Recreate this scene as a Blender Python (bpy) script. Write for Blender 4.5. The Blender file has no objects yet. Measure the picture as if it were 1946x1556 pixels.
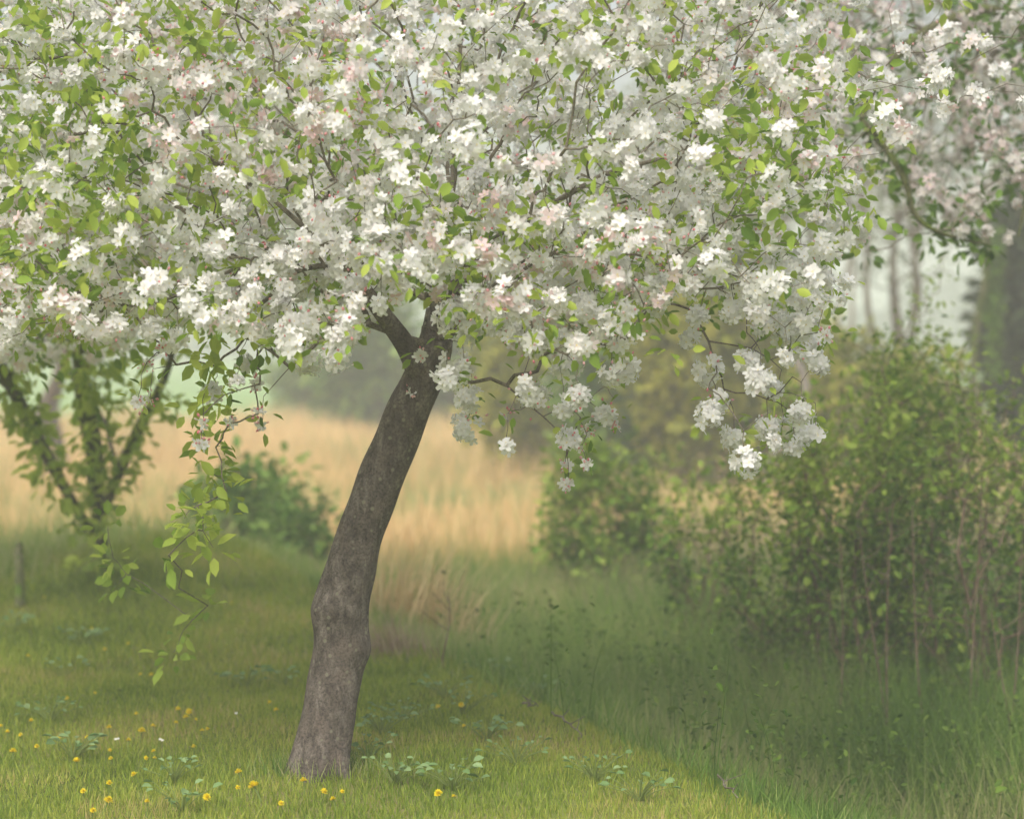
import bpy, math, random
import numpy as np
from mathutils import Vector

# ------------------------------------------------------------------ scene, camera, light
S = bpy.context.scene
C = S.collection
rng = np.random.default_rng(7)
random.seed(7)

FPX = 4200.0; W, H = 1946.0, 1556.0; HOR = 640.0; CAMZ = 1.6
TH = math.atan((H/2-HOR)/FPX)
cam_d = bpy.data.cameras.new('camera'); cam = bpy.data.objects.new('camera', cam_d); C.objects.link(cam)
cam.location = (0, 0, CAMZ); cam.rotation_euler = (math.pi/2-TH, 0, 0)
cam_d.sensor_width = 36; cam_d.lens = 36*FPX/W; cam_d.clip_end = 2000; cam_d.clip_start = 0.1
cam_d.dof.use_dof = True; cam_d.dof.focus_distance = 7.7; cam_d.dof.aperture_fstop = 1.8
S.camera = cam

SUN_EL, SUN_AZ = math.radians(51), math.radians(-160)     # azimuth from +Y, clockwise: behind the camera, left
world = bpy.data.worlds.new('World'); S.world = world; world.use_nodes = True
wn = world.node_tree.nodes; wl = world.node_tree.links
bg = wn['Background']; bg.inputs['Strength'].default_value = 0.15
sky = wn.new('ShaderNodeTexSky'); sky.sky_type = 'NISHITA'; sky.sun_disc = False
sky.sun_elevation = SUN_EL; sky.sun_rotation = SUN_AZ
sky.air_density = 1.0; sky.dust_density = 6.0; sky.ozone_density = 1.0
hs = wn.new('ShaderNodeHueSaturation'); hs.inputs['Saturation'].default_value = 0.6
wl.new(sky.outputs[0], hs.inputs['Color']); wl.new(hs.outputs[0], bg.inputs['Color'])

sd = bpy.data.lights.new('sun', 'SUN'); sd.energy = 1.4; sd.angle = math.radians(20); sd.color = (1.0, 0.95, 0.88)
sun = bpy.data.objects.new('sun', sd); C.objects.link(sun)
sv = Vector((math.sin(SUN_AZ)*math.cos(SUN_EL), math.cos(SUN_AZ)*math.cos(SUN_EL), math.sin(SUN_EL)))
sun.rotation_euler = sv.to_track_quat('Z', 'Y').to_euler()
S.view_settings.view_transform = 'Standard'; S.view_settings.look = 'None'
S.view_settings.gamma = 1; S.view_settings.exposure = 0.6
S.cycles.volume_bounces = 1
S.cycles.max_bounces = 8; S.cycles.diffuse_bounces = 4; S.cycles.transmission_bounces = 4

# ------------------------------------------------------------------ helpers
def P(px, py, D):
    """the point at depth y = D that the photograph shows at (px, py)"""
    a = (px-W/2)/FPX; b = (H/2-py)/FPX
    y = math.cos(TH)+b*math.sin(TH); z = -math.sin(TH)+b*math.cos(TH)
    k = D/y
    return np.array((a*k, D, CAMZ+z*k))

def sm(a, b, x):
    t = np.clip((np.asarray(x, float)-a)/(b-a), 0, 1); return t*t*(3-2*t)

def ground(x, y):
    x = np.asarray(x, float); y = np.asarray(y, float)
    s = (x-(0.83-0.341*(y-7.3)))/1.0566
    off = 1-(1-sm(-0.15, 1.5, s))*(1-sm(15.4, 17.4, y))
    z = -0.62*off
    z += 0.24*np.exp(-((x+2.5)/1.25)**2-((y-14.9)/1.9)**2)
    z += 0.03*np.sin(x*1.7+y*0.6)*np.cos(y*1.1-x*0.4)+0.012*np.sin(x*5.1+1)*np.sin(y*4.3)
    z += 0.25*sm(45, 120, y)
    return z
def lawn_s(x, y): return (np.asarray(x)-(0.83-0.341*(np.asarray(y)-7.3)))/1.0566

class MB:
    def __init__(s): s.v = []; s.l = []; s.k = []; s.m = []; s.a = []; s.n = 0
    def add(s, verts, faces, mat=0, attr=None):
        """verts (N,3); faces (F,k) ints; mat int or (F,); attr (F,) random tone 0..1"""
        verts = np.asarray(verts, float).reshape(-1, 3); faces = np.asarray(faces, int)
        F, k = faces.shape
        s.v.append(verts); s.l.append((faces+s.n).ravel()); s.k.append(np.full(F, k))
        s.m.append(np.full(F, mat) if np.isscalar(mat) else np.asarray(mat))
        s.a.append(np.full(F, 0.5) if attr is None else (np.full(F, attr) if np.isscalar(attr) else np.asarray(attr)))
        s.n += len(verts)
    def inst(s, tv, tf, R, sc, t, mat=0, attr=None):
        """tv (m,3), tf (f,k) copied n times: R (n,3,3), sc (n,) or (n,3), t (n,3)"""
        n = len(t)
        if n == 0: return
        sc = np.asarray(sc, float); sc = sc[:, None] if sc.ndim == 1 else sc
        V = np.einsum('nij,nmj->nmi', R, tv[None]*sc[:, None, :])+t[:, None]
        Fc = (tf[None]+(np.arange(n)*len(tv))[:, None, None]).reshape(-1, tf.shape[1])
        f = len(tf)
        m = np.tile(mat, n) if not np.isscalar(mat) else mat
        a = None if attr is None else np.repeat(attr, f)
        s.add(V.reshape(-1, 3), Fc, m, a)
    def tube(s, pts, rad, sides=6, mat=0, attr=0.5, cap=True):
        pts = np.asarray(pts, float); n = len(pts); rad = np.broadcast_to(rad, n)
        tg = np.gradient(pts, axis=0); tg /= np.linalg.norm(tg, axis=1)[:, None]+1e-9
        ref = np.array((0.31, 0.95, 0.05)) if abs(tg[:, 1]).mean() < 0.8 else np.array((0, 0.1, 1.0))
        u = np.cross(tg, ref); u /= np.linalg.norm(u, axis=1)[:, None]+1e-9; w = np.cross(tg, u)
        ang = np.arange(sides)*2*math.pi/sides
        V = pts[:, None]+rad[:, None, None]*(np.cos(ang)[None, :, None]*u[:, None]+np.sin(ang)[None, :, None]*w[:, None])
        i, j = np.meshgrid(np.arange(n-1), np.arange(sides), indexing='ij'); j2 = (j+1) % sides
        F = np.stack([i*sides+j, i*sides+j2, (i+1)*sides+j2, (i+1)*sides+j], -1).reshape(-1, 4)
        s.add(V.reshape(-1, 3), F, mat, attr)
        if cap: s.add(V[-1], np.arange(sides)[None], mat, attr)
    def build(s, name, mats, parent=None, smooth=False):
        me = bpy.data.meshes.new(name)
        v = np.concatenate(s.v); l = np.concatenate(s.l); k = np.concatenate(s.k)
        o0 = np.zeros(3)
        if parent is not None:
            o0 = np.array(parent['_w']); v = v-o0
        me.vertices.add(len(v)); me.vertices.foreach_set('co', v.astype(np.float32).ravel())
        me.loops.add(len(l)); me.loops.foreach_set('vertex_index', l.astype(np.int32))
        me.polygons.add(len(k)); st = np.concatenate([[0], np.cumsum(k)[:-1]])
        me.polygons.foreach_set('loop_start', st.astype(np.int32))
        me.polygons.foreach_set('loop_total', k.astype(np.int32))
        me.polygons.foreach_set('material_index', np.concatenate(s.m).astype(np.int32))
        if smooth: me.polygons.foreach_set('use_smooth', np.ones(len(k), bool))
        at = me.attributes.new('tone', 'FLOAT', 'FACE'); at.data.foreach_set('value', np.concatenate(s.a).astype(np.float32))
        for m in (mats if isinstance(mats, (list, tuple)) else [mats]): me.materials.append(m)
        me.update(calc_edges=True)
        o = bpy.data.objects.new(name, me); C.objects.link(o)
        if parent is not None:
            o.parent = parent; o['_w'] = tuple(o0)
        return o

def tag(o, label=None, cat=None, group=None, kind=None):
    if label: o['label'] = label
    if cat: o['category'] = cat
    if group: o['group'] = group
    if kind: o['kind'] = kind
    return o
def thing(name, loc, label, cat, group=None):
    o = bpy.data.objects.new(name, None); C.objects.link(o); o.location = loc; o['_w'] = tuple(float(c) for c in loc)
    o.empty_display_size = 0.1
    return tag(o, label, cat, group)

def norm(a): return a/(np.linalg.norm(a, axis=-1, keepdims=True)+1e-9)
def frames(d, roll=None, up=None):
    """rotation matrices whose local Y axis is d, random or given roll"""
    d = norm(np.asarray(d, float)); n = len(d)
    r = norm(np.cross(d, rng.normal(size=(n, 3)) if up is None else up)); w = np.cross(r, d)
    return np.stack([r, d, w], -1)
def frames_z(d):
    d = norm(np.asarray(d, float)); r = norm(np.cross(d, rng.normal(size=d.shape))); w = np.cross(d, r)
    return np.stack([r, w, d], -1)
def rdir(n): return norm(rng.normal(size=(n, 3)))

# templates
LEAF_V = np.array([(0, 0, 0), (-.25, .28, .07), (-.24, .66, .08), (0, 1, -.06), (.24, .66, .08), (.25, .28, .07)])
LEAF_F = np.array([(0, 3, 2, 1), (0, 5, 4, 3)])
SLEAF_V = np.array([(0, 0, 0), (-.27, .5, .05), (0, 1, 0), (.27, .5, -.05)]); SLEAF_F = np.array([(0, 3, 2, 1)])
pet = np.array([(0, .05, 0), (-.30, .42, .10), (-.22, .92, .26), (.03, 1.0, .20), (.24, .90, .28), (.30, .42, .10)])
fv = []; ff = []
for q in range(5):
    a = q*2*math.pi/5; ca, sa = math.cos(a), math.sin(a); z = 0.03*(q % 2)
    fv += [(x*ca-y*sa, x*sa+y*ca, zz+z) for x, y, zz in pet]; ff.append([q*6+i for i in range(6)])
b0 = len(fv)
fv += [(.13*math.cos(i*math.pi/3), .13*math.sin(i*math.pi/3), .13) for i in range(6)]; ff.append([b0+i for i in range(6)])
FLOWER_V = np.array(fv); FLOWER_F = np.array(ff); FLOWER_M = np.array([0]*5+[1])
BUD_V = np.array([(0, 0, -1), (.62, 0, -.1), (0, .62, -.1), (-.62, 0, -.1), (0, -.62, -.1), (0, 0, .9)])
BUD_F = np.array([(0, 2, 1), (0, 3, 2), (0, 4, 3), (0, 1, 4), (5, 1, 2), (5, 2, 3), (5, 3, 4), (5, 4, 1)])
BLADE_V = np.array([(-.5, 0, 0), (.5, 0, 0), (.4, .12, .5), (-.4, .12, .5), (.05, .45, 1.0), (-.05, .45, 1.0)])
BLADE_F = np.array([(0, 1, 2, 3), (3, 2, 4, 5)])

# ------------------------------------------------------------------ materials
def ramp(nt, stops, fac):
    r = nt.nodes.new('ShaderNodeValToRGB'); e = r.color_ramp.elements
    while len(e) < len(stops): e.new(0.5)
    for q, (p, c) in zip(e, stops): q.position = p; q.color = (*c, 1)
    nt.links.new(fac, r.inputs[0]); return r.outputs[0]
def plant_mat(name, stops, trans=0.35, rough=0.6, noise=0.0, spec=0.25):
    m = bpy.data.materials.new(name); m.use_nodes = True; nt = m.node_tree; N = nt.nodes; L = nt.links
    pb = N['Principled BSDF']; out = N['Material Output']
    at = N.new('ShaderNodeAttribute'); at.attribute_name = 'tone'
    fac = at.outputs['Fac']
    if noise:
        g = N.new('ShaderNodeNewGeometry'); nz = N.new('ShaderNodeTexNoise'); nz.inputs['Scale'].default_value = noise
        nz.inputs['Detail'].default_value = 2
        L.new(g.outputs['Position'], nz.inputs['Vector'])
        mx = N.new('ShaderNodeMath'); mx.operation = 'MULTIPLY_ADD'; mx.inputs[1].default_value = 1.6; mx.inputs[2].default_value = -0.8
        L.new(nz.outputs[0], mx.inputs[0])
        ad = N.new('ShaderNodeMath'); ad.operation = 'ADD'; ad.use_clamp = True
        L.new(mx.outputs[0], ad.inputs[0]); L.new(fac, ad.inputs[1]); fac = ad.outputs[0]
    col = ramp(nt, stops, fac)
    L.new(col, pb.inputs['Base Color']); pb.inputs['Roughness'].default_value = rough
    pb.inputs['Specular IOR Level'].default_value = spec
    if trans:
        tr = N.new('ShaderNodeBsdfTranslucent'); mix = N.new('ShaderNodeMixShader'); mix.inputs[0].default_value = trans
        L.new(col, tr.inputs[0]); L.new(pb.outputs[0], mix.inputs[1]); L.new(tr.outputs[0], mix.inputs[2]); L.new(mix.outputs[0], out.inputs[0])
    return m
def bark_mat(name, c1, c2, c3, scale=14, bump=0.6, moss=None, cracks=.1):
    m = bpy.data.materials.new(name); m.use_nodes = True; nt = m.node_tree; N = nt.nodes; L = nt.links
    pb = N['Principled BSDF']; g = N.new('ShaderNodeNewGeometry')
    mp = N.new('ShaderNodeMapping'); mp.inputs['Scale'].default_value = (1, 1, .4); mp.inputs['Rotation'].default_value = (0, .26, 0)
    L.new(g.outputs['Position'], mp.inputs['Vector'])
    nz = N.new('ShaderNodeTexNoise'); nz.inputs['Scale'].default_value = scale; nz.inputs['Detail'].default_value = 8; nz.inputs['Roughness'].default_value = .7
    nz.inputs['Distortion'].default_value = .6
    L.new(mp.outputs[0], nz.inputs['Vector'])
    vo = N.new('ShaderNodeTexVoronoi'); vo.feature = 'DISTANCE_TO_EDGE'; vo.inputs['Scale'].default_value = scale*2.6
    L.new(mp.outputs[0], vo.inputs['Vector'])
    n2 = N.new('ShaderNodeTexNoise'); n2.inputs['Scale'].default_value = scale*.45; n2.inputs['Detail'].default_value = 4
    L.new(g.outputs['Position'], n2.inputs['Vector'])
    col = ramp(nt, [(0.32, c1), (0.5, c2), (0.68, c3)], nz.outputs[0])
    mx = N.new('ShaderNodeMix'); mx.data_type = 'RGBA'
    r2 = ramp(nt, [(0.52, (0, 0, 0)), (0.66, (1, 1, 1))], n2.outputs[0])
    L.new(r2, mx.inputs[0]); L.new(col, mx.inputs[6]); mx.inputs[7].default_value = (*(moss or c3), 1)
    n3 = N.new('ShaderNodeTexNoise'); n3.inputs['Scale'].default_value = scale*5; n3.inputs['Detail'].default_value = 5; n3.inputs['Roughness'].default_value = .75
    L.new(g.outputs['Position'], n3.inputs['Vector'])
    m3 = N.new('ShaderNodeMix'); m3.data_type = 'RGBA'; m3.blend_type = 'MULTIPLY'; m3.inputs[0].default_value = 1
    L.new(mx.outputs[2], m3.inputs[6]); L.new(ramp(nt, [(.36, (.45, .44, .42)), (.5, (1, 1, 1)), (.64, (1.35, 1.32, 1.25))], n3.outputs[0]), m3.inputs[7])
    vl = N.new('ShaderNodeTexVoronoi'); vl.inputs['Scale'].default_value = scale*1.1; vl.inputs['Randomness'].default_value = 1
    L.new(g.outputs['Position'], vl.inputs['Vector'])
    lm_ = N.new('ShaderNodeMath'); lm_.operation = 'MULTIPLY_ADD'; lm_.inputs[1].default_value = .35; L.new(n3.outputs[0], lm_.inputs[0]); L.new(vl.outputs['Distance'], lm_.inputs[2])
    m4 = N.new('ShaderNodeMix'); m4.data_type = 'RGBA'; L.new(ramp(nt, [(.30, (.75, .75, .75)), (.38, (0, 0, 0))], lm_.outputs[0]), m4.inputs[0])
    L.new(m3.outputs[2], m4.inputs[6]); m4.inputs[7].default_value = (c3[0]*1.05, c3[1]*1.15, c3[2]*.95, 1)
    L.new(m4.outputs[2], pb.inputs['Base Color']); pb.inputs['Roughness'].default_value = .9; pb.inputs['Specular IOR Level'].default_value = .15
    r3 = ramp(nt, [(0.0, (0, 0, 0)), (0.12, (1, 1, 1))], vo.outputs[0])
    ad = N.new('ShaderNodeMath'); ad.operation = 'MULTIPLY_ADD'; ad.inputs[1].default_value = cracks
    L.new(r3, ad.inputs[0]); ad2 = N.new('ShaderNodeMath'); ad2.operation = 'MULTIPLY_ADD'; ad2.inputs[1].default_value = .5; L.new(n3.outputs[0], ad2.inputs[0]); L.new(nz.outputs[0], ad2.inputs[2]); L.new(ad2.outputs[0], ad.inputs[2])
    bp = N.new('ShaderNodeBump'); bp.inputs['Strength'].default_value = bump; bp.inputs['Distance'].default_value = .012
    L.new(ad.outputs[0], bp.inputs['Height']); L.new(bp.outputs[0], pb.inputs['Normal'])
    return m

M = {}
M['petal'] = plant_mat('petal', [(0, (.80, .62, .62)), (.12, (.84, .78, .77)), (.4, (.86, .85, .83)), (1, (.88, .88, .87))], .42, .7, spec=.1)
M['petal_hazed'] = plant_mat('petal_hazed', [(0, (.66, .54, .54)), (.3, (.70, .67, .64)), (1, (.78, .77, .75))], .42, .7, spec=.1)  # whites greyed: haze over the right tree is put into the petal colour
M['stamen'] = plant_mat('stamen', [(0, (.72, .60, .30)), (1, (.80, .74, .50))], .2)
M['bud'] = plant_mat('bud', [(0, (.72, .20, .22)), (.5, (.78, .38, .40)), (1, (.84, .62, .60))], .3)
M['leaf'] = plant_mat('apple_leaf', [(0, (.12, .22, .03)), (.4, (.26, .40, .05)), (1, (.50, .60, .10))], .5)
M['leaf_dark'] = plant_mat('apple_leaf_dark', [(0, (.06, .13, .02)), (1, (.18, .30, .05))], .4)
M['bark'] = bark_mat('bark', (.055, .046, .038), (.125, .105, .090), (.25, .22, .19), 22, 1.0, (.16, .13, .11), .16)
M['twig'] = bark_mat('twig_bark', (.08, .07, .05), (.16, .14, .10), (.24, .21, .17), 30, .4)
M['straw_bark'] = bark_mat('pale_bark', (.18, .17, .15), (.26, .24, .22), (.36, .34, .31), 10, .4)
M['moss_bark'] = bark_mat('mossy_bark', (.05, .06, .02), (.10, .11, .04), (.16, .15, .10), 16, .6, (.12, .17, .03))
M['shrub_leaf'] = plant_mat('shrub_leaf', [(0, (.06, .14, .02)), (.5, (.17, .31, .035)), (1, (.38, .50, .08))], .45, noise=1.5)
M['shrub_twig'] = bark_mat('shrub_twig', (.10, .07, .045), (.17, .12, .08), (.26, .20, .15), 30, .3)
M['olive_leaf'] = plant_mat('willow_leaf', [(0, (.22, .27, .03)), (.5, (.40, .42, .05)), (1, (.56, .54, .10))], .45, noise=.5)
M['mid_leaf'] = plant_mat('elder_leaf', [(0, (.09, .19, .03)), (.5, (.19, .33, .06)), (1, (.34, .48, .11))], .45, noise=.9)
M['grey_leaf'] = plant_mat('alder_leaf', [(0, (.08, .12, .05)), (1, (.20, .24, .11))], .4)
M['dark_leaf'] = plant_mat('conifer_leaf', [(0, (.03, .055, .02)), (1, (.08, .12, .04))], .3)
M['ivy'] = plant_mat('ivy_leaf', [(0, (.05, .11, .01)), (1, (.16, .28, .03))], .3)
M['lawn'] = plant_mat('lawn_blade', [(0, (.13, .21, .02)), (.4, (.27, .36, .04)), (.78, (.40, .43, .07)), (1, (.52, .42, .17))], .4, noise=1.1)
M['tall'] = plant_mat('tall_grass', [(0, (.08, .17, .02)), (.4, (.17, .30, .045)), (.72, (.32, .42, .10)), (1, (.48, .44, .22))], .45, noise=.6)
M['reed'] = plant_mat('reed', [(0, (.18, .32, .08)), (.22, (.36, .40, .14)), (.4, (.66, .50, .22)), (.7, (.78, .56, .28)), (1, (.84, .68, .36))], .35, noise=.33)
M['deadgrass'] = plant_mat('dead_grass', [(0, (.24, .17, .11)), (1, (.50, .38, .27))], .3)
M['straw'] = plant_mat('straw', [(0, (.50, .38, .18)), (1, (.80, .64, .36))], .3)
M['weed'] = plant_mat('weed_leaf', [(0, (.13, .24, .07)), (1, (.28, .40, .18))], .3)
M['nettle'] = plant_mat('nettle_leaf', [(0, (.05, .11, .015)), (.6, (.12, .21, .03)), (1, (.20, .29, .05))], .4, noise=1.2, rough=.85, spec=.1)  # leaf greens darkened to stand in for the vignette at lower right
M['yellow'] = plant_mat('dandelion_petal', [(0, (.80, .62, .01)), (1, (.88, .76, .03))], .2)
M['stem'] = plant_mat('dandelion_stem', [(0, (.16, .24, .05)), (1, (.28, .34, .10))], .2)
M['post'] = bark_mat('old_post_wood', (.10, .11, .05), (.18, .19, .09), (.30, .28, .20), 20, .5, (.16, .26, .04))
M['farwood'] = plant_mat('far_wood_leaf', [(0, (.05, .08, .05)), (1, (.12, .16, .09))], 0)

def ground_mat():
    m = bpy.data.materials.new('ground'); m.use_nodes = True; nt = m.node_tree; N = nt.nodes; L = nt.links
    pb = N['Principled BSDF']; pb.inputs['Roughness'].default_value = .95; pb.inputs['Specular IOR Level'].default_value = .1
    g = N.new('ShaderNodeNewGeometry'); sx = N.new('ShaderNodeSeparateXYZ'); L.new(g.outputs['Position'], sx.inputs[0])
    nz = N.new('ShaderNodeTexNoise'); nz.inputs['Scale'].default_value = .9; nz.inputs['Detail'].default_value = 6
    L.new(g.outputs['Position'], nz.inputs['Vector'])
    n2 = N.new('ShaderNodeTexNoise'); n2.inputs['Scale'].default_value = 25; n2.inputs['Detail'].default_value = 6
    L.new(g.outputs['Position'], n2.inputs['Vector'])
    add = N.new('ShaderNodeMath'); add.operation = 'MULTIPLY_ADD'; add.inputs[1].default_value = .5; L.new(n2.outputs[0], add.inputs[0]); L.new(nz.outputs[0], add.inputs[2])
    grass = ramp(nt, [(.5, (.07, .10, .02)), (.72, (.16, .20, .04)), (.95, (.22, .20, .08))], add.outputs[0])
    at = N.new('ShaderNodeAttribute'); at.attribute_name = 'zone'
    gold = ramp(nt, [(.5, (.30, .24, .10)), (.8, (.55, .40, .18))], add.outputs[0])
    field = ramp(nt, [(.5, (.16, .30, .09)), (.9, (.24, .38, .12))], add.outputs[0])
    s1 = N.new('ShaderNodeSeparateColor'); L.new(at.outputs['Color'], s1.inputs[0])
    m1 = N.new('ShaderNodeMix'); m1.data_type = 'RGBA'; L.new(s1.outputs[0], m1.inputs[0]); L.new(grass, m1.inputs[6]); L.new(gold, m1.inputs[7])
    m2 = N.new('ShaderNodeMix'); m2.data_type = 'RGBA'; L.new(s1.outputs[1], m2.inputs[0]); L.new(m1.outputs[2], m2.inputs[6]); L.new(field, m2.inputs[7])
    L.new(m2.outputs[2], pb.inputs['Base Color'])
    return m

# ------------------------------------------------------------------ ground and fields
def build_ground():
    ys = np.concatenate([np.linspace(-15, 4, 14), np.linspace(4.3, 20, 110), np.linspace(20.6, 60, 60), np.geomspace(62, 900, 30)])
    xs0 = np.linspace(-1, 1, 141)
    xs = np.sign(xs0)*(np.abs(xs0)*10+np.abs(xs0)**4*690)
    X, Y = np.meshgrid(xs, ys); Z = ground(X, Y)
    V = np.stack([X, Y, Z], -1).reshape(-1, 3); nx = len(xs)
    i, j = np.meshgrid(np.arange(len(ys)-1), np.arange(nx-1), indexing='ij')
    F = np.stack([i*nx+j, i*nx+j+1, (i+1)*nx+j+1, (i+1)*nx+j], -1).reshape(-1, 4)
    mb = MB(); mb.add(V, F); o = mb.build('ground', ground_mat(), smooth=True); tag(o, kind='structure')
    ca = o.data.color_attributes.new('zone', 'FLOAT_COLOR', 'POINT')
    gold = sm(17, 20, V[:, 1]); fld = sm(50, 55, V[:, 1])
    ca.data.foreach_set('color', np.stack([gold, fld, 0*gold, 1+0*gold], -1).astype(np.float32).ravel())
build_ground()

def blades(mb, x, y, h, w, tone, lean=.25, z=None, wind=0):
    n = len(x); z = ground(x, y) if z is None else z
    a = rng.uniform(0, 2*math.pi, n); ca, sa = np.cos(a), np.sin(a)
    R = np.zeros((n, 3, 3)); R[:, 0, 0] = ca; R[:, 1, 0] = sa; R[:, 0, 1] = -sa; R[:, 1, 1] = ca; R[:, 2, 2] = 1
    R[:, 0, 2] = rng.normal(0, lean, n)+wind; R[:, 1, 2] = rng.normal(0, lean, n)
    sc = np.stack([w, h*rng.uniform(.1, .9, n), h], -1)
    mb.inst(BLADE_V, BLADE_F, R, sc, np.stack([x, y, z-.01], -1), 0, tone)

def scatter(n, x0, x1, y0, y1, keep=None, p=1.0):
    y = y0+(y1-y0)*rng.uniform(0, 1, n)**p
    x = rng.uniform(x0, x1, n)
    if keep is not None:
        k = keep(x, y); x, y = x[k], y[k]
    return x, y
# mown lawn on the bank
mb = MB()
def on_lawn(x, y): return (lawn_s(x, y) < rng.normal(.1, .22, len(x))) & (y < 17.0)
x, y = scatter(150000, -3.2, 1.6, 6.0, 10.5, on_lawn)
blades(mb, x, y, rng.uniform(.02, .055, len(x)), rng.uniform(.003, .006, len(x)), rng.uniform(.1, .85, len(x)))
x, y = scatter(110000, -5.2, .8, 10.5, 17.2, on_lawn)
blades(mb, x, y, rng.uniform(.03, .07, len(x)), rng.uniform(.005, .009, len(x)), rng.uniform(.1, .85, len(x)))
tag(mb.build('lawn_grass', M['lawn']), kind='stuff', label='short mown yellow-green grass on the bank under the tree', cat='grass')
# long grass in the ditch
mb = MB()
def in_ditch(x, y): return (lawn_s(x, y) > rng.normal(.25, .18, len(x)))
x, y = scatter(120000, -2.4, 4.2, 6.2, 18, in_ditch)
s = np.clip(lawn_s(x, y), 0, 2)
blades(mb, x, y, rng.uniform(.04, .12, len(x))+.32*s*rng.uniform(.3, 1, len(x))*(.55+.45*sm(7, 10, y)), rng.uniform(.003, .008, len(x)), np.clip(rng.normal(.5, .2, len(x))+.28*np.sin(x*2.3+y)*np.sin(y*1.9-x), 0, 1), .3)
x, y = scatter(14000, -5.5, -1.4, 12.0, 18.5, lambda x, y: (y > 12.9+2.2*np.maximum(x+3.25, 0)+rng.normal(0, .35, len(x))))
blades(mb, x, y, rng.uniform(.1, .3, len(x)), rng.uniform(.004, .009, len(x)), np.clip(rng.normal(.85, .2, len(x)), 0, 1), .25)
tag(mb.build('long_grass', M['tall']), kind='stuff', label='long green grass filling the ditch beyond the bank', cat='grass')
# nettles and low leaves in the ditch
mb = MB()
x, y = scatter(4200, -1.2, 4.2, 6.8, 14.5, lambda x, y: (lawn_s(x, y) > rng.normal(.7, .3, len(x))) & (np.sin(x*2.1+y*.9)+np.sin(y*1.7-x*1.3)+rng.normal(0, .6, len(x)) > -.2))
blades(mb, x, y, rng.uniform(.3, .6, len(x)), np.full(len(x), .006), rng.uniform(.2, .7, len(x)), .08)
for k in range(9):
    hh = rng.uniform(.25, .62, len(x))*(.35+.65*(k/8)); a = rng.uniform(0, 6.28, len(x))
    d = np.stack([np.cos(a), np.sin(a), rng.uniform(-1.2, .2, len(x))], -1)
    mb.inst(LEAF_V, LEAF_F, frames(d, up=np.array((0, 0, 1.))+rng.normal(0, .6, (len(x), 3))), rng.uniform(.018, .045, len(x)), np.stack([x, y, ground(x, y)+hh], -1)+rng.normal(0, .02, (len(x), 3)), 0, rng.uniform(0, 1, len(x)))
tag(mb.build('nettles', M['nettle']), kind='stuff', label='dark green nettles and weeds massed in the ditch, greens deepened for the vignette', cat='nettles')
# golden reed bed
mb = MB()
x, y = scatter(52000, -9, 9, 19, 50, None, 1.3)
x = x*(y/32)**.9
hgt = rng.uniform(.5, .95, len(x))*(.8+.2*np.sin(x*1.9+y)*np.sin(y*.8))*(1-.4*np.exp(-((y-27-.4*x)/1.6)**2))
tone = np.clip(rng.normal(.54, .18, len(x))-.45*np.exp(-((y-27-.4*x)/1.8)**2)-.3*np.exp(-((x-1.5)/3)**2-((y-21)/1.5)**2), 0, 1)
blades(mb, x, y, hgt, rng.uniform(.012, .028, len(x))*(y/25), tone, .12)
tag(mb.build('reed_bed', M['reed']), kind='stuff', label='golden dry reeds covering the field behind the trees', cat='reeds')
mb = MB()
x, y = scatter(9000, .5, 8.5, 15.2, 20, lambda x, y: x > .2+(y-15)*.15)
blades(mb, x, y, rng.uniform(.3, .8, len(x)), rng.uniform(.008, .018, len(x)), rng.uniform(0, 1, len(x)), .25)
tag(mb.build('dead_grass', M['deadgrass']), kind='stuff', label='pinkish brown dead grass behind the right-hand thicket', cat='dead grass')
# far wood along the horizon
mb = MB()
n = 26000
xx = rng.uniform(-90, 90, n); top = 4.6+1.6*np.sin(xx*.21)+1.3*np.sin(xx*.53+1)+.8*np.sin(xx*1.7)
zz = rng.uniform(0, 1, n)**.8*np.maximum(top, 1.5)*np.where(xx < 0, .75, 1.0)
yy = 190+rng.uniform(-8, 8, n)
mb.inst(SLEAF_V, SLEAF_F, frames(rdir(n)), rng.uniform(.5, 1.4, n), np.stack([xx, yy, zz-.4], -1), 0, rng.uniform(0, 1, n))
tag(mb.build('distant_wood', M['farwood']), kind='stuff', label='bluish far-off line of woodland on the horizon', cat='wood')

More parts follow.
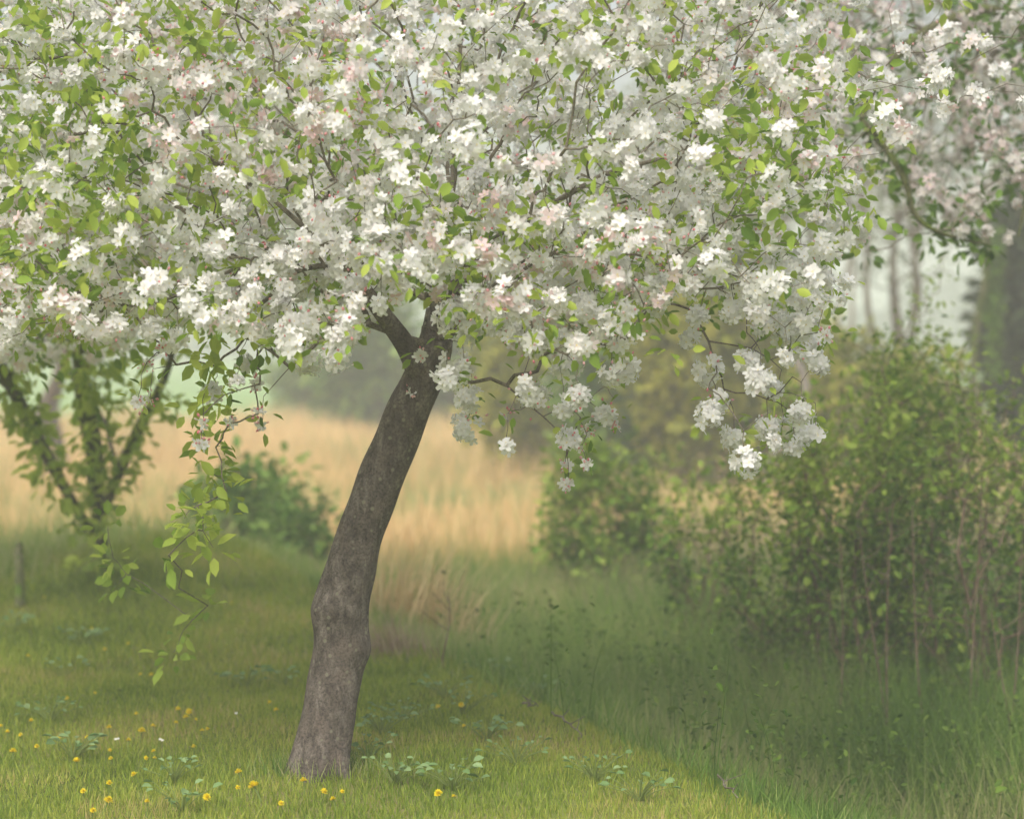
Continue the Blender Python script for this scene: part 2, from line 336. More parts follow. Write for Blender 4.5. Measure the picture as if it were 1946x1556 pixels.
# ------------------------------------------------------------------ tree growing
class Skel:
    def __init__(s, root):
        s.p = [np.array(root, float)]; s.par = [-1]; s.len = [0.0]; s.term = []; s.arr = None
    def poly(s, pts, parent=0):
        for q in pts:
            s.p.append(np.array(q, float)); s.par.append(parent); s.len.append(s.len[parent]+np.linalg.norm(s.p[-1]-s.p[parent])); parent = len(s.p)-1
        return parent
    def grow(s, targets, wlen=.35, sag=.06, jit=.03, nseg=3, upbias=0.0):
        root = s.p[0]; order = np.argsort(np.linalg.norm(targets-root, axis=1))
        cap = len(s.p)+len(targets)*nseg+2
        A = np.zeros((cap, 3)); Ln = np.zeros(cap); n = len(s.p); A[:n] = s.p; Ln[:n] = s.len
        for i in order:
            t = targets[i]; d = A[:n]-t; dist = np.sqrt((d*d).sum(1))
            cost = dist+wlen*Ln[:n]+upbias*np.maximum(A[:n, 2]-t[2], 0)
            j = int(np.argmin(cost)); a = A[j]; L = dist[j]
            par = j
            for q in range(1, nseg+1):
                f = q/nseg
                pt = a+(t-a)*f
                if q < nseg:
                    pt = pt+rng.normal(0, jit*L, 3); pt[2] += sag*L*4*f*(1-f)
                s.p.append(pt); s.par.append(par); Ln[n] = Ln[par]+np.linalg.norm(pt-A[par]); A[n] = pt; s.len.append(Ln[n]); par = n; n += 1
            s.term.append(par)
    def radii(s, tip=.0016, ex=2.3, rmax=None):
        n = len(s.p); acc = np.zeros(n); r = np.zeros(n); nchild = np.zeros(n, int)
        for i in range(n-1, 0, -1):
            r[i] = max(tip, acc[i]**(1/ex)); acc[s.par[i]] += r[i]**ex
        r[0] = max(tip, acc[0]**(1/ex)); 
        if rmax: r = np.minimum(r, rmax)
        s.r = r; return r
    def mesh(s, mb, sides=5, skip=0, mat=0, rmin=0):
        p = np.array(s.p); par = np.array(s.par); idx = np.arange(max(skip, 1), len(p)); idx = idx[s.r[idx] >= rmin]
        a = p[par[idx]]; b = p[idx]; rb = s.r[idx]; ra = np.minimum(s.r[par[idx]], rb*1.35)
        d = norm(b-a); u = norm(np.cross(d, np.array((.2, .93, .31)))); w = np.cross(d, u)
        ang = np.arange(sides)*2*math.pi/sides
        ring = np.cos(ang)[None, :, None]*u[:, None]+np.sin(ang)[None, :, None]*w[:, None]
        V = np.concatenate([a[:, None]+ring*ra[:, None, None]-d[:, None]*ra[:, None, None]*.3, b[:, None]+ring*rb[:, None, None]], 1)
        j = np.arange(sides); F = np.stack([j, (j+1) % sides, sides+(j+1) % sides, sides+j], -1)
        F = (F[None]+(np.arange(len(idx))*2*sides)[:, None, None]).reshape(-1, 4)
        mb.add(V.reshape(-1, 3), F, mat)

def leaf_clumps(mb, c, n, size, spread, mat=0, tv=LEAF_V, tf=LEAF_F, droop=.3, tone=None):
    """n leaves around each centre"""
    m = len(c); cc = np.repeat(c, n, 0); d = rdir(m*n); d[:, 2] -= droop
    off = norm(d)*rng.uniform(.2, 1, (m*n, 1))*spread
    up = np.array((0, 0, 1.))+rng.normal(0, .6, (m*n, 3))
    tn = rng.uniform(0, 1, m*n) if tone is None else np.clip(np.repeat(tone, n)+rng.normal(0, .18, m*n), 0, 1)
    mb.inst(tv, tf, frames(d, up=up), size*rng.uniform(.6, 1.25, m*n), cc+off, mat, tn)

def cluster(mb, c, dia, nf, face=None, tone0=.55, mats=(0, 1)):
    """apple blossom: nf open flowers set over a dome"""
    face = norm(np.array((rng.normal(0, .5), -.8, rng.normal(.1, .5))) if face is None else face)
    d = norm(rdir(nf)+face*.75); rad = max(dia/2-.017, .008)
    pos = c+d*rad*rng.uniform(.45, 1.05, (nf, 1))
    fs = rng.uniform(.020, .029, nf)
    mb.inst(FLOWER_V, FLOWER_F, frames_z(norm(d+rng.normal(0, .35, (nf, 3)))), fs, pos, np.where(FLOWER_M == 1, mats[1], mats[0]), np.clip(rng.normal(tone0, .22, nf), 0, 1))
def buds(mb, c, dia, nb, mat=0):
    d = norm(rdir(nb)+np.array((0, -.5, .1))); pos = c+d*dia*.5*rng.uniform(.7, 1.15, (nb, 1))
    mb.inst(BUD_V, BUD_F, frames_z(d), rng.uniform(.006, .010, nb), pos, mat, rng.uniform(0, 1, nb))

def smooth_tube(ctrl, rad, step=.02):
    """Catmull-Rom through control points"""
    ctrl = np.array(ctrl, float); rad = np.array(rad, float)
    c = np.vstack([2*ctrl[0]-ctrl[1], ctrl, 2*ctrl[-1]-ctrl[-2]]); r = np.concatenate([[rad[0]], rad, [rad[-1]]])
    out = []; ro = []
    for i in range(1, len(c)-2):
        n = max(2, int(np.linalg.norm(c[i+1]-c[i])/step)); t = np.linspace(0, 1, n, endpoint=False)[:, None]
        f = lambda a, b, cc, d: .5*((2*b)+(-a+cc)*t+(2*a-5*b+4*cc-d)*t*t+(-a+3*b-3*cc+d)*t**3)
        out.append(f(c[i-1], c[i], c[i+1], c[i+2])); ro.append(f(*[np.array([v]) for v in r[i-1:i+3]])[:, 0])
    return np.vstack(out+[ctrl[-1:]]), np.concatenate(ro+[rad[-1:]])

def bark_tube(mb, ctrl, rad, sides=40, bumps=(), flare=0, rough=.05, seed=0, step=.018):
    pts, rr = smooth_tube(ctrl, rad, step); n = len(pts)
    tg = norm(np.gradient(pts, axis=0)); u = norm(np.cross(tg, np.array((0, 1., .05)))); w = np.cross(tg, u)   # u points right, w away or towards
    ang = np.arange(sides)*2*math.pi/sides
    L = np.concatenate([[0], np.cumsum(np.linalg.norm(np.diff(pts, axis=0), axis=1))])
    g = np.random.default_rng(seed); A = ang[None]; l = L[:, None]; k = np.ones((n, sides))
    for _ in range(16):
        f = g.integers(1, 8); q = g.uniform(2, 20); k += rough*g.uniform(.2, 1)*np.sin(f*A+q*l*.6+g.uniform(0, 6))*np.sin(q*l+g.uniform(0, 6))/math.sqrt(f)
    if flare: k += flare*np.exp(-l/.10)*(1+.5*np.sin(5*A+1))
    V = pts[:, None]+(rr[:, None]*k)[..., None]*(np.cos(ang)[None, :, None]*u[:, None]+np.sin(ang)[None, :, None]*w[:, None])
    for (bc, br, bh) in bumps:
        dd = V-np.array(bc); q = np.exp(-(dd**2).sum(-1)/br**2); outw = norm(V-pts[:, None]); V = V+outw*(q*bh)[..., None]
    i, j = np.meshgrid(np.arange(n-1), np.arange(sides), indexing='ij'); j2 = (j+1) % sides
    F = np.stack([i*sides+j, i*sides+j2, (i+1)*sides+j2, (i+1)*sides+j], -1).reshape(-1, 4)
    mb.add(V.reshape(-1, 3), F)

# ------------------------------------------------------------------ main apple tree
D0 = 8.0
base = P(606, 1462, D0); base[2] = float(ground(base[0], base[1]))
tree = thing('apple_tree', base, 'leaning grey-brown trunk with a wide crown of white blossom in the middle of the picture', 'apple tree', 'apple trees in blossom')
tp = [P(602, 1500, D0), P(610, 1440, D0), P(628, 1340, D0+.02), P(645, 1230, D0+.04), P(655, 1130, D0+.05), P(682, 1020, D0+.06), P(722, 910, D0+.06), P(768, 800, D0+.05), P(802, 725, D0+.04), P(826, 660, D0+.05), P(836, 590, D0+.08)]
px = 1/525
tr = [56*px, 50*px, 50*px, 50*px, 52*px, 45*px, 44*px, 41*px, 38*px, 33*px, 26*px]
mb = MB()
bark_tube(mb, tp, tr, 96, bumps=[(P(622, 1158, D0-.08), .055, .030), (P(622, 1158, D0-.12), .024, -.05), (P(684, 1180, D0-.07), .04, .014), (P(700, 1236, D0), .055, .022), (P(606, 1160, D0), .05, .014), (P(672, 1170, D0-.09), .03, .012), (P(665, 1290, D0-.09), .05, -.012), (P(636, 1260, D0-.1), .03, -.012)], flare=.42, rough=.035, seed=3, step=.009)
bark_tube(mb, [P(808, 742, D0+.03), P(775, 665, D0-.02), P(738, 610, D0-.08), P(700, 560, D0-.14), P(660, 500, D0-.2)], [24*px, 20*px, 17*px, 14*px, 11*px], 24, rough=.05, seed=5)
bark_tube(mb, [P(824, 690, D0+.05), P(842, 610, D0+.12), P(872, 540, D0+.2), P(930, 470, D0+.32), P(1010, 410, D0+.45)], [30*px, 26*px, 22*px, 17*px, 13*px], 24, rough=.05, seed=6)
mb.build('trunk', M['bark'], tree, smooth=True)

KEY = [(333,644,45),(311,660,22),(280,694,20),(264,768,27),(286,755,18),(435,547,42),(462,696,48),(451,729,34),(486,729,22),(406,750,46),(385,806,22),(437,804,22),(383,845,28),
 (491,786,20),(498,808,18),(590,685,62),(637,678,62),(676,541,48),(291,624,50),(543,556,50),(550,628,52),(468,567,38),(720,577,34),
 (863,608,78),(888,630,50),(801,673,28),(783,745,22),(863,684,58),(848,723,52),(880,702,46),(895,759,54),(888,811,64),(963,786,16),(965,847,30),(942,626,32),
 (981,633,54),(1014,655,62),(1060,644,42),(1006,738,58),(1021,759,58),(1078,702,62),(1068,774,42),(1100,756,44),(1111,583,58),(1132,608,64),(1190,615,45),(1172,659,36),
 (1190,698,52),(1161,713,46),(1150,788,42),(1168,810,20),(1121,817,28),(1080,835,46),(1104,849,18),(1075,885,24),(1116,882,18),(1078,921,28),(830,504,52),(960,497,62),
 (916,490,46),(812,533,40),(917,572,30),(676,541,52),(733,504,56),(1064,536,80),(1175,493,72),(1230,544,40),(1261,548,50),(1296,542,46),(1244,504,26),(1361,488,62),(1392,523,46),
 (1415,484,56),(1325,603,46),(1311,641,42),(1392,596,46),(1434,596,58),(1449,617,42),(1499,519,62),(1526,496,62),(1484,550,66),(1484,645,52),(1514,622,66),(1530,657,62),
 (1495,680,34),(1556,688,52),(1568,638,26),(1349,703,62),(1422,688,50),(1449,726,62),(1468,738,42),(1365,764,42),(1349,795,60),(1395,829,48),(1416,877,58),(1460,814,50),
 (1487,810,36),(1468,841,36),(1526,783,52),(1526,822,48),(1510,848,42),(1553,822,32),(1568,473,36),(1606,458,30),(1575,534,36),(1608,536,30),
 (1138,82,64),(1085,110,44),(990,70,62),(1265,65,52),(330,235,50),(285,265,54),(370,300,44),(240,390,44),(745,335,44),(640,205,64),(1060,430,76),(1130,400,54),(1290,385,44),
 (1345,415,64),(1370,455,50),(1410,310,44),(1395,360,38),(970,390,64),(905,350,58),(1170,245,54),(1100,210,64),(1300,200,54),(860,230,54),(720,440,50),(780,240,48),(540,490,52),(470,470,52),(640,400,50),(400,480,48)]
KEY = sorted(KEY, key=lambda k: -k[2])
key_pts = np.array([P(a, b, rng.uniform(7.25, 8.0)) for a, b, c in KEY])

# lower edge of the crown across the picture, as heights over world x at the depth of the tree
ex = np.array([-400, 0, 230, 300, 420, 560, 680, 740, 800, 900, 1050, 1200, 1280, 1380, 1520, 1570, 1620, 1680, 1760, 2100, 2500])
ey = np.array([600, 650, 620, 600, 610, 660, 640, 560, 540, 620, 680, 640, 540, 560, 640, 600, 500, 300, 220, 200, 200])
wx = (ex-W/2)/525; wz = CAMZ+(HOR-ey)/525
def low_z(x, y): return np.interp(x/(y/8.0), wx, CAMZ+(wz-CAMZ)*1.0)*1.0
def crown_pts(n, cx, cy, rx, ry, ztop, lowf, zmid):
    out = []
    while len(out) < n:
        m = n*3; x = rng.uniform(cx-rx, cx+rx, m); y = rng.uniform(cy-ry, cy+ry, m)
        rr = ((x-cx)/rx)**2+((y-cy)/ry)**2; zt = zmid+(ztop-zmid)*np.sqrt(np.clip(1-rr, 0, 1)); zl = lowf(x, y)
        z = zl+(zt-zl)*rng.uniform(0, 1, m)**1.25
        k = (rr < 1) & (zt > zl) & (rng.uniform(0, 1, m) < np.clip((zt-zl)/1.6, .1, 1))
        out += list(np.stack([x, y, z], -1)[k])
    return np.array(out[:n])
mass = crown_pts(4300, -.15, 8.6, 2.75, 1.9, 3.9, lambda x, y: CAMZ+(low_z(x, y)-CAMZ)*(y/8), 2.7)
# holes that let the leaves and the air behind show
hol = np.array([P(a, b, 8.3) for a, b in [(850, 460), (1250, 260), (880, 540), (420, 230), (700, 250), (1180, 580), (1620, 250)]])
dh = np.min(np.linalg.norm((mass[:, None]-hol[None])*np.array((1, .35, 1)), axis=2), axis=1)
mass = mass[dh > .13]
mpx = mass[:, 0]/mass[:, 1]*FPX+W/2
mass = mass[(mpx < 1430) | (rng.uniform(0, 1, len(mass)) < np.interp(mpx, [1430, 1640, 1800], [.9, .35, .12]))]
lumpy = .5+.5*np.sin(mass[:, 0]*4.1+1)*np.sin(mass[:, 2]*6.3+mass[:, 0])*np.cos(mass[:, 1]*3)
pinky = .5+.5*np.sin(mass[:, 0]*3.3-2)*np.sin(mass[:, 2]*5+2)

sk = Skel(tp[-2])
a = sk.poly([tp[-1], P(850, 520, 8.2), P(860, 430, 8.3), P(850, 320, 8.45), P(870, 180, 8.5), P(880, 0, 8.6)])
b = sk.poly([P(760, 640, 7.95), P(700, 560, 7.86), P(620, 470, 7.75), P(520, 380, 7.7), P(400, 300, 7.7), P(250, 240, 7.8)])
c = sk.poly([P(872, 540, 8.2), P(930, 470, 8.32), P(1010, 410, 8.45), P(1150, 330, 8.45), P(1300, 290, 8.4), P(1450, 300, 8.3), P(1560, 380, 8.2)])
sk.poly([P(1000, 280, 8.1), P(1120, 180, 8.0), P(1260, 100, 7.9)], c-4)
sk.poly([P(860, 300, 8.9), P(1000, 180, 9.3), P(1100, 60, 9.6)], a-3)
sk.poly([P(640, 330, 8.4), P(520, 200, 8.8), P(400, 80, 9.2)], b-3)
LEAFY = [(375,960,7.6),(365,1010,7.55),(405,1040,7.6),(350,985,7.6),(395,900,7.65),(410,850,7.6),(400,640,7.7),(400,560,7.7),(405,480,7.7),(415,340,7.6),(412,410,7.6),(330,1240,8.5),(350,1195,8.5),(395,1150,8.5),(225,1110,8.7),(215,1060,8.7),(240,1090,8.7),(205,1000,8.8),(430,935,7.6),(560,620,7.6),(500,650,7.6),(320,1055,7.6)]
leafy = np.array([P(*q) for q in LEAFY])
up_key = key_pts+np.array((0, .05, .10))
allt = np.vstack([mass, up_key, leafy[7:11], leafy[20:21]])
nhang = 0
sk.grow(allt, wlen=.28, sag=.07, jit=.05, nseg=3, upbias=-.0)
# hanging twigs to the lowest clusters and the leafy sprays
hang = np.vstack([key_pts, leafy])
sk.grow(hang, wlen=.05, sag=.02, jit=.04, nseg=3)
sk.radii(.0013, 2.5, .04)
mb = MB(); sk.mesh(mb, 6); mb.build('branches', M['twig'], tree)

leafmb = MB()
tsel = rng.uniform(0, 1, len(mass))
leaf_clumps(leafmb, mass[lumpy > .42], 4, .048, .085, tone=.35+.6*tsel[lumpy > .42])
leaf_clumps(leafmb, key_pts+np.array((0, .03, .02)), 4, .045, .07, droop=.0, tone=rng.uniform(.2, .9, len(key_pts)))
leaf_clumps(leafmb, leafy, 10, .062, .085, droop=.4, tone=rng.uniform(.35, .95, len(leafy)))
vine = np.array([P(rng.normal(400, 22), yv, 7.6+rng.normal(0, .08)) for yv in rng.uniform(300, 1000, 46)])
leaf_clumps(leafmb, vine, 4, .060, .05, droop=.4, tone=np.full(len(vine), .85))
extra = mass[lumpy > .62]; extra = extra[rng.choice(len(extra), 420, replace=False)]+rng.normal(0, .06, (420, 3))
leaf_clumps(leafmb, extra, 9, .050, .09, tone=rng.uniform(.1, .9, 420))
lw = []
for (a, b, sx, sy, k) in [(60, 60, 60, 60, 26), (190, 170, 40, 60, 22), (40, 230, 40, 40, 18), (210, 290, 30, 60, 18), (40, 350, 40, 50, 16), (170, 410, 40, 50, 20), (100, 530, 60, 50, 26), (360, 60, 60, 30, 12), (800, 380, 40, 40, 8), (1000, 440, 15, 20, 4), (860, 470, 30, 50, 14), (1430, 400, 50, 40, 16), (1390, 250, 50, 40, 14), (1590, 150, 60, 60, 16), (1500, 270, 60, 30, 14), (1090, 290, 60, 30, 8), (570, 330, 50, 30, 8)]:
    lw += [P(a+rng.normal(0, sx), b+rng.normal(0, sy), rng.uniform(7.0, 7.9)) for _ in range(k)]
lw = np.array(lw); leaf_clumps(leafmb, lw, 6, .058, .06, droop=.2, tone=rng.uniform(.2, .9, len(lw)))
leafmb.build('foliage', M['leaf'], tree)

massmb = MB()
for i, q in enumerate(mass):
    if rng.uniform() < .06: continue
    cluster(massmb, q, rng.uniform(.09, .15), int(rng.integers(8, 15)), tone0=rng.uniform(.15, .8) if pinky[i] > .55 else rng.uniform(.45, .85))
    if rng.uniform() < (.75 if pinky[i] > .6 else .3): buds(massmb, q, .12, int(rng.integers(2, 6)), 2)
for i in range(100, len(KEY)):
    cluster(massmb, key_pts[i], KEY[i][2]*px*1.25, max(1, int((KEY[i][2]/12)**2)), tone0=.75)
    if KEY[i][2] < 30: buds(massmb, key_pts[i], .06, 7, 2)
o = massmb.build('blossom', [M['petal'], M['stamen'], M['bud']], tree); o['kind'] = 'stuff'
for i in range(100):
    m1 = MB(); d = KEY[i][2]*px*1.28*key_pts[i][1]/8
    cluster(m1, key_pts[i], d, int(8+(KEY[i][2]/13)**2), tone0=.85)
    o = m1.build('blossom_cluster', [M['petal'], M['stamen']], tree)
    if i % 2 == 0 or 960 < KEY[i][0] < 1200:
        for _ in range(int(rng.integers(2, 5))): m2 = MB(); buds(m2, key_pts[i], d*1.05, 1); m2.build('flower_bud', M['bud'], o)

# ------------------------------------------------------------------ left apple tree
Lb = P(212, 1112, 14.0); Lb[2] = float(ground(Lb[0], Lb[1]))
lt = thing('apple_tree', Lb, 'dark mossy apple tree with spreading limbs at the left edge of the picture', 'apple tree', 'apple trees in blossom')
mb = MB()
q = 1/300
bark_tube(mb, [Lb-np.array((0, 0, .1)), P(208, 1075, 13.9), P(196, 1040, 13.8), P(188, 1005, 13.7)], [.05, .04, .036, .036], 20, flare=.3, rough=.06, seed=11)
bark_tube(mb, [P(196, 1040, 13.8), P(150, 975, 13.4), P(105, 895, 13.0), P(60, 810, 12.5), P(25, 740, 12.0), P(-20, 650, 11.6), P(-60, 520, 11.2)], [.03, .03, .034, .038, .038, .034, .028], 20, rough=.07, seed=12)
bark_tube(mb, [P(188, 1005, 13.7), P(182, 930, 13.3), P(178, 850, 13.0), P(160, 760, 12.6), P(150, 670, 12.2), P(120, 560, 11.8), P(110, 430, 11.5)], [.036, .05, .055, .05, .042, .036, .028], 20, rough=.07, seed=13)
bark_tube(mb, [P(192, 985, 13.7), P(225, 900, 13.4), P(262, 820, 13.0), P(300, 745, 12.6), P(325, 680, 12.2), P(335, 600, 11.9)], [.03, .036, .034, .026, .018, .014], 16, rough=.07, seed=14)
mb.build('trunk', M['moss_bark'], lt, smooth=True)
sk = Skel(P(188, 1005, 13.7))
sk.poly([P(150, 975, 13.4), P(105, 895, 13.0), P(60, 810, 12.5), P(25, 740, 12.0), P(-20, 650, 11.6), P(-60, 520, 11.2), P(-80, 350, 11)])
sk.poly([P(182, 930, 13.3), P(178, 850, 13.0), P(160, 760, 12.6), P(150, 670, 12.2), P(120, 560, 11.8), P(110, 430, 11.5), P(100, 250, 11.3)])
sk.poly([P(225, 900, 13.4), P(262, 820, 13.0), P(300, 745, 12.6), P(325, 680, 12.2), P(335, 600, 11.9), P(360, 450, 11.7)])
def lowL(x, y):
    p = W/2+x*FPX/y
    ez = np.interp(p, [-800, -200, 0, 230, 300, 420, 600], [700, 720, 700, 660, 600, 560, 500])
    return CAMZ+(HOR-ez)*y/FPX
lm = crown_pts(1100, -3.0, 11.6, 2.3, 2.1, 4.4, lowL, 3.0)
lims = []
for (x0, y0, d0), (x1, y1, d1), k in [((20, 740, 12), (110, 920, 13), 26), ((170, 640, 12), (185, 950, 13.3), 44), ((330, 640, 12), (240, 880, 13.2), 20), ((130, 900, 12.8), (200, 1090, 13.6), 16), ((60, 560, 11.6), (30, 720, 12), 16)]:
    for _ in range(k):
        t = rng.uniform(); lims.append(P(x0+(x1-x0)*t+rng.normal(0, 22), y0+(y1-y0)*t+rng.normal(0, 15), d0+(d1-d0)*t-.15))
lims = np.array(lims)
sk.grow(np.vstack([lm, lims]), wlen=.3, sag=.05, jit=.05); sk.radii(.0016, 2.3, .03)
mb = MB(); sk.mesh(mb, 5); mb.build('branches', M['twig'], lt)
mb = MB(); leaf_clumps(mb, lims, 7, .085, .10, droop=.5, tone=rng.uniform(.5, 1, len(lims)))
leaf_clumps(mb, lm, 7, .075, .12, tone=rng.uniform(0, .9, len(lm))); mb.build('foliage', M['leaf'], lt)
mb = MB()
for q_ in lm:
    if rng.uniform() < .12: continue
    cluster(mb, q_, rng.uniform(.14, .22), int(rng.integers(12, 20)), tone0=rng.uniform(.2, .6))
    if rng.uniform() < .4: buds(mb, q_, .17, 6, 2)
for a, b, c in [(22,588,44),(25,671,55),(40,693,40),(90,655,36),(75,640,30),(60,520,44),(120,560,40),(180,600,40),(200,500,44),(30,470,40)]:
    p_ = P(a, b, 11.5); cluster(mb, p_, c/365, int(12+(c/14)**2), tone0=.45)
o = mb.build('blossom', [M['petal'], M['stamen'], M['bud']], lt); o['kind'] = 'stuff'

# ------------------------------------------------------------------ right apple tree (trunk beyond the right edge)
Rb = np.array((4.6, 13.0, 0)); Rb[2] = float(ground(4.6, 13.0))
rt = thing('apple_tree', Rb, 'apple tree with an arching dark branch and pale blossom greyed for haze in the upper right corner', 'apple tree', 'apple trees in blossom')
mb = MB()
bark_tube(mb, [Rb-np.array((0, 0, .1)), Rb+np.array((-.1, -.1, .8)), Rb+np.array((-.25, -.3, 1.6)), Rb+np.array((-.6, -.7, 2.6)), P(1960, 60, 11.6)], [.13, .11, .10, .08, .06], 24, flare=.3, rough=.06, seed=21)
mb.build('trunk', M['moss_bark'], rt, smooth=True)
bb = MB()
bark_tube(bb, [P(1960, 60, 11.6), P(1880, 20, 11.4), P(1760, 60, 11.1), P(1680, 140, 10.9), P(1640, 225, 10.8), P(1690, 290, 10.7), P(1722, 350, 10.7), P(1735, 400, 10.7), P(1770, 435, 10.7), P(1830, 455, 10.75), P(1885, 468, 10.8)], [.035, .03, .025, .021, .019, .017, .016, .014, .011, .008, .005], 14, rough=.07, seed=33)
bark_tube(bb, [P(1960, 60, 11.6), P(1990, 200, 11.4), P(1960, 330, 11.2), P(1935, 450, 11.1)], [.02, .016, .012, .006], 12, rough=.07, seed=34)
bb.build('limb', M['moss_bark'], rt, smooth=True)
sk = Skel(P(1960, 60, 11.6))
e1 = sk.poly([P(1880, 20, 11.4), P(1760, 60, 11.1), P(1680, 140, 10.9), P(1640, 225, 10.8)])
e2 = sk.poly([P(1690, 290, 10.7), P(1722, 350, 10.7), P(1735, 400, 10.7), P(1770, 435, 10.7), P(1830, 455, 10.75), P(1885, 468, 10.8)], e1)
sk.poly([P(1600, 130, 10.9), P(1520, 120, 10.8)], e1-2); sk.poly([P(1990, 200, 11.4), P(1960, 330, 11.2), P(1935, 450, 11.1)])
def lowR(x, y):
    p = W/2+x*FPX/y
    ez = np.interp(p, [1350, 1560, 1640, 1740, 1800, 2000, 2400], [80, 200, 260, 400, 440, 330, 330])
    return CAMZ+(HOR-ez)*y/FPX
rm = crown_pts(620, 3.0, 12.2, 2.4, 1.9, 5.0, lowR, 3.3)
br = np.array([P(a+rng.normal(0, 10), b+rng.normal(0, 10), 10.75) for a, b in [(1600,230),(1640,225),(1655,250),(1690,290),(1705,310),(1722,350),(1735,400),(1770,435),(1800,452),(1830,455),(1860,462),(1885,468),(1780,200),(1800,130),(1840,40),(1920,60),(1930,110),(1700,70),(1560,240),(1580,300),(1640,480),(1700,200),(1890,40),(1820,100),(1870,390),(1960,90)]])
sk.grow(np.vstack([rm, br]), wlen=.3, sag=.05, jit=.05); sk.radii(.0028, 2.3, .05)
mb = MB(); sk.mesh(mb, 5); mb.build('branches', M['twig'], rt)
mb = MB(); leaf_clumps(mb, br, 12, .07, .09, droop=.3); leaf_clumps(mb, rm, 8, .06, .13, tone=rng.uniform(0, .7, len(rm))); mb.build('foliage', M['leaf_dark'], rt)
mb = MB()
for q_ in rm:
    cluster(mb, q_, rng.uniform(.16, .26), int(rng.integers(11, 20)), tone0=rng.uniform(.1, .6))
    if rng.uniform() < .2: buds(mb, q_, .17, 5, 2)
for a, b, c in [(1933,388,24),(1920,455,32),(1630,85,40),(1600,250,34),(1880,440,30),(1830,440,30)]:
    cluster(mb, P(a, b, 10.7), c/390*1.2, int(6+(c/14)**2), tone0=.5)
o = mb.build('blossom', [M['petal_hazed'], M['stamen'], M['bud']], rt); o['kind'] = 'stuff'

# ------------------------------------------------------------------ shrubs
def shrub(name, cx, D, top, wid, base_z, nt, nl, size, leafm, twigm, label, cat='shrub', group=None, upright=.6, bare=.0, spread=.12, stems=9, tone=None, tipr=.0022, shoots=0, low=.08, parts=('stems', 'foliage'), zb=None):
    x0 = (cx-W/2)/FPX*D; gz = float(ground(x0, D)); R0 = wid/2/FPX*D; zt = CAMZ+(HOR-top)*D/FPX; Hh = zt-gz
    root = np.array((x0, D, gz)); o = thing(name, root, label, cat, group)
    sk = Skel(root-np.array((0, 0, .05)))
    for i in range(stems):
        a = rng.uniform(0, 6.28); r = R0*rng.uniform(.15, .75); h = Hh*rng.uniform(.45, .8)
        pts = [root+np.array((math.cos(a)*r*t**upright, math.sin(a)*r*t**upright*.8, h*t))+rng.normal(0, .02*Hh, 3)*np.array((1, 1, .3)) for t in (.15, .35, .6, .8, 1)]
        sk.poly(pts)
    u = rdir(nt); rad = rng.uniform(.35, 1, nt)**.6
    T = root+np.stack([u[:, 0]*R0*rad, u[:, 1]*R0*rad*.85, Hh*(low+(1-low)*(.5+.5*u[:, 2]*rad))], -1)
    lump = .5+.5*np.sin(T[:, 0]*5.3/R0*.8+D)*np.sin(T[:, 2]*6.1/Hh+cx)*np.sin(T[:, 1]*4/R0)
    T = T[rng.uniform(0, 1, nt) < .25+1.0*lump]
    sk.grow(T, wlen=.3, sag=.04, jit=.06)
    sh = []
    for i in range(shoots):
        a = T[rng.integers(len(T))]; a = a*np.array((1, 1, 1)); h = Hh*rng.uniform(.12, .38)
        for t in np.linspace(.2, 1, 6): sh.append(a+np.array((rng.normal(0, .02)+.15*h*t*rng.normal(), rng.normal(0, .02), h*t)))
    if sh: sk.grow(np.array(sh), wlen=.05, sag=.0, jit=.03, nseg=1)
    sk.radii(tipr, 2.3, .06*max(1, Hh/3)); mb = MB(); sk.mesh(mb, 5); mb.build(parts[0], twigm, o)
    LT = T if not sh else np.vstack([T, np.array(sh)])
    LT = LT[rng.uniform(0, 1, len(LT)) >= bare]
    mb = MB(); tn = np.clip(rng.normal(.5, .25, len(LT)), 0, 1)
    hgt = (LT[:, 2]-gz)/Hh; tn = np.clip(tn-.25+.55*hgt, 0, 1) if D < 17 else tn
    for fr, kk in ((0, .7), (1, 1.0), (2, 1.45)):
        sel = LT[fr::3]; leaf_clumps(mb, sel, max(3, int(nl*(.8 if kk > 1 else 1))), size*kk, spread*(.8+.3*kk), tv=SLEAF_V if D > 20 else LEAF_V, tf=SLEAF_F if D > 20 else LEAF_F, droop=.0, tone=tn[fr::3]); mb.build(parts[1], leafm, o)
    return o
g1 = 'leafy shrubs of the right-hand thicket'
shrub('shrub', 1330, 13.6, 905, 190, 0, 110, 10, .042, M['shrub_leaf'], M['shrub_twig'], 'low arching shrub at the left end of the thicket, against the golden reeds', group=g1, shoots=14)
shrub('shrub', 1470, 12.6, 850, 250, 0, 170, 10, .042, M['shrub_leaf'], M['shrub_twig'], 'green shrub under the hanging white blossom clusters on the right', group=g1, shoots=20)
shrub('shrub', 1610, 12.0, 790, 300, 0, 230, 10, .042, M['shrub_leaf'], M['shrub_twig'], 'dense green shrub in the middle of the thicket with brown stems', group=g1, shoots=70)
shrub('shrub', 1730, 12.8, 700, 260, 0, 170, 10, .042, M['shrub_leaf'], M['shrub_twig'], 'tallest shrub of the thicket with upright leafy shoots before the bare trees', group=g1, shoots=90, upright=.8)
shrub('shrub', 1860, 11.6, 800, 300, 0, 210, 10, .042, M['shrub_leaf'], M['shrub_twig'], 'dark green shrub with bare arching twigs near the right edge', group=g1, shoots=40, bare=.25)
shrub('shrub', 2010, 12.4, 700, 320, 0, 220, 10, .042, M['shrub_leaf'], M['shrub_twig'], 'shrub at the right edge of the picture, cut by the frame', group=g1, shoots=30)
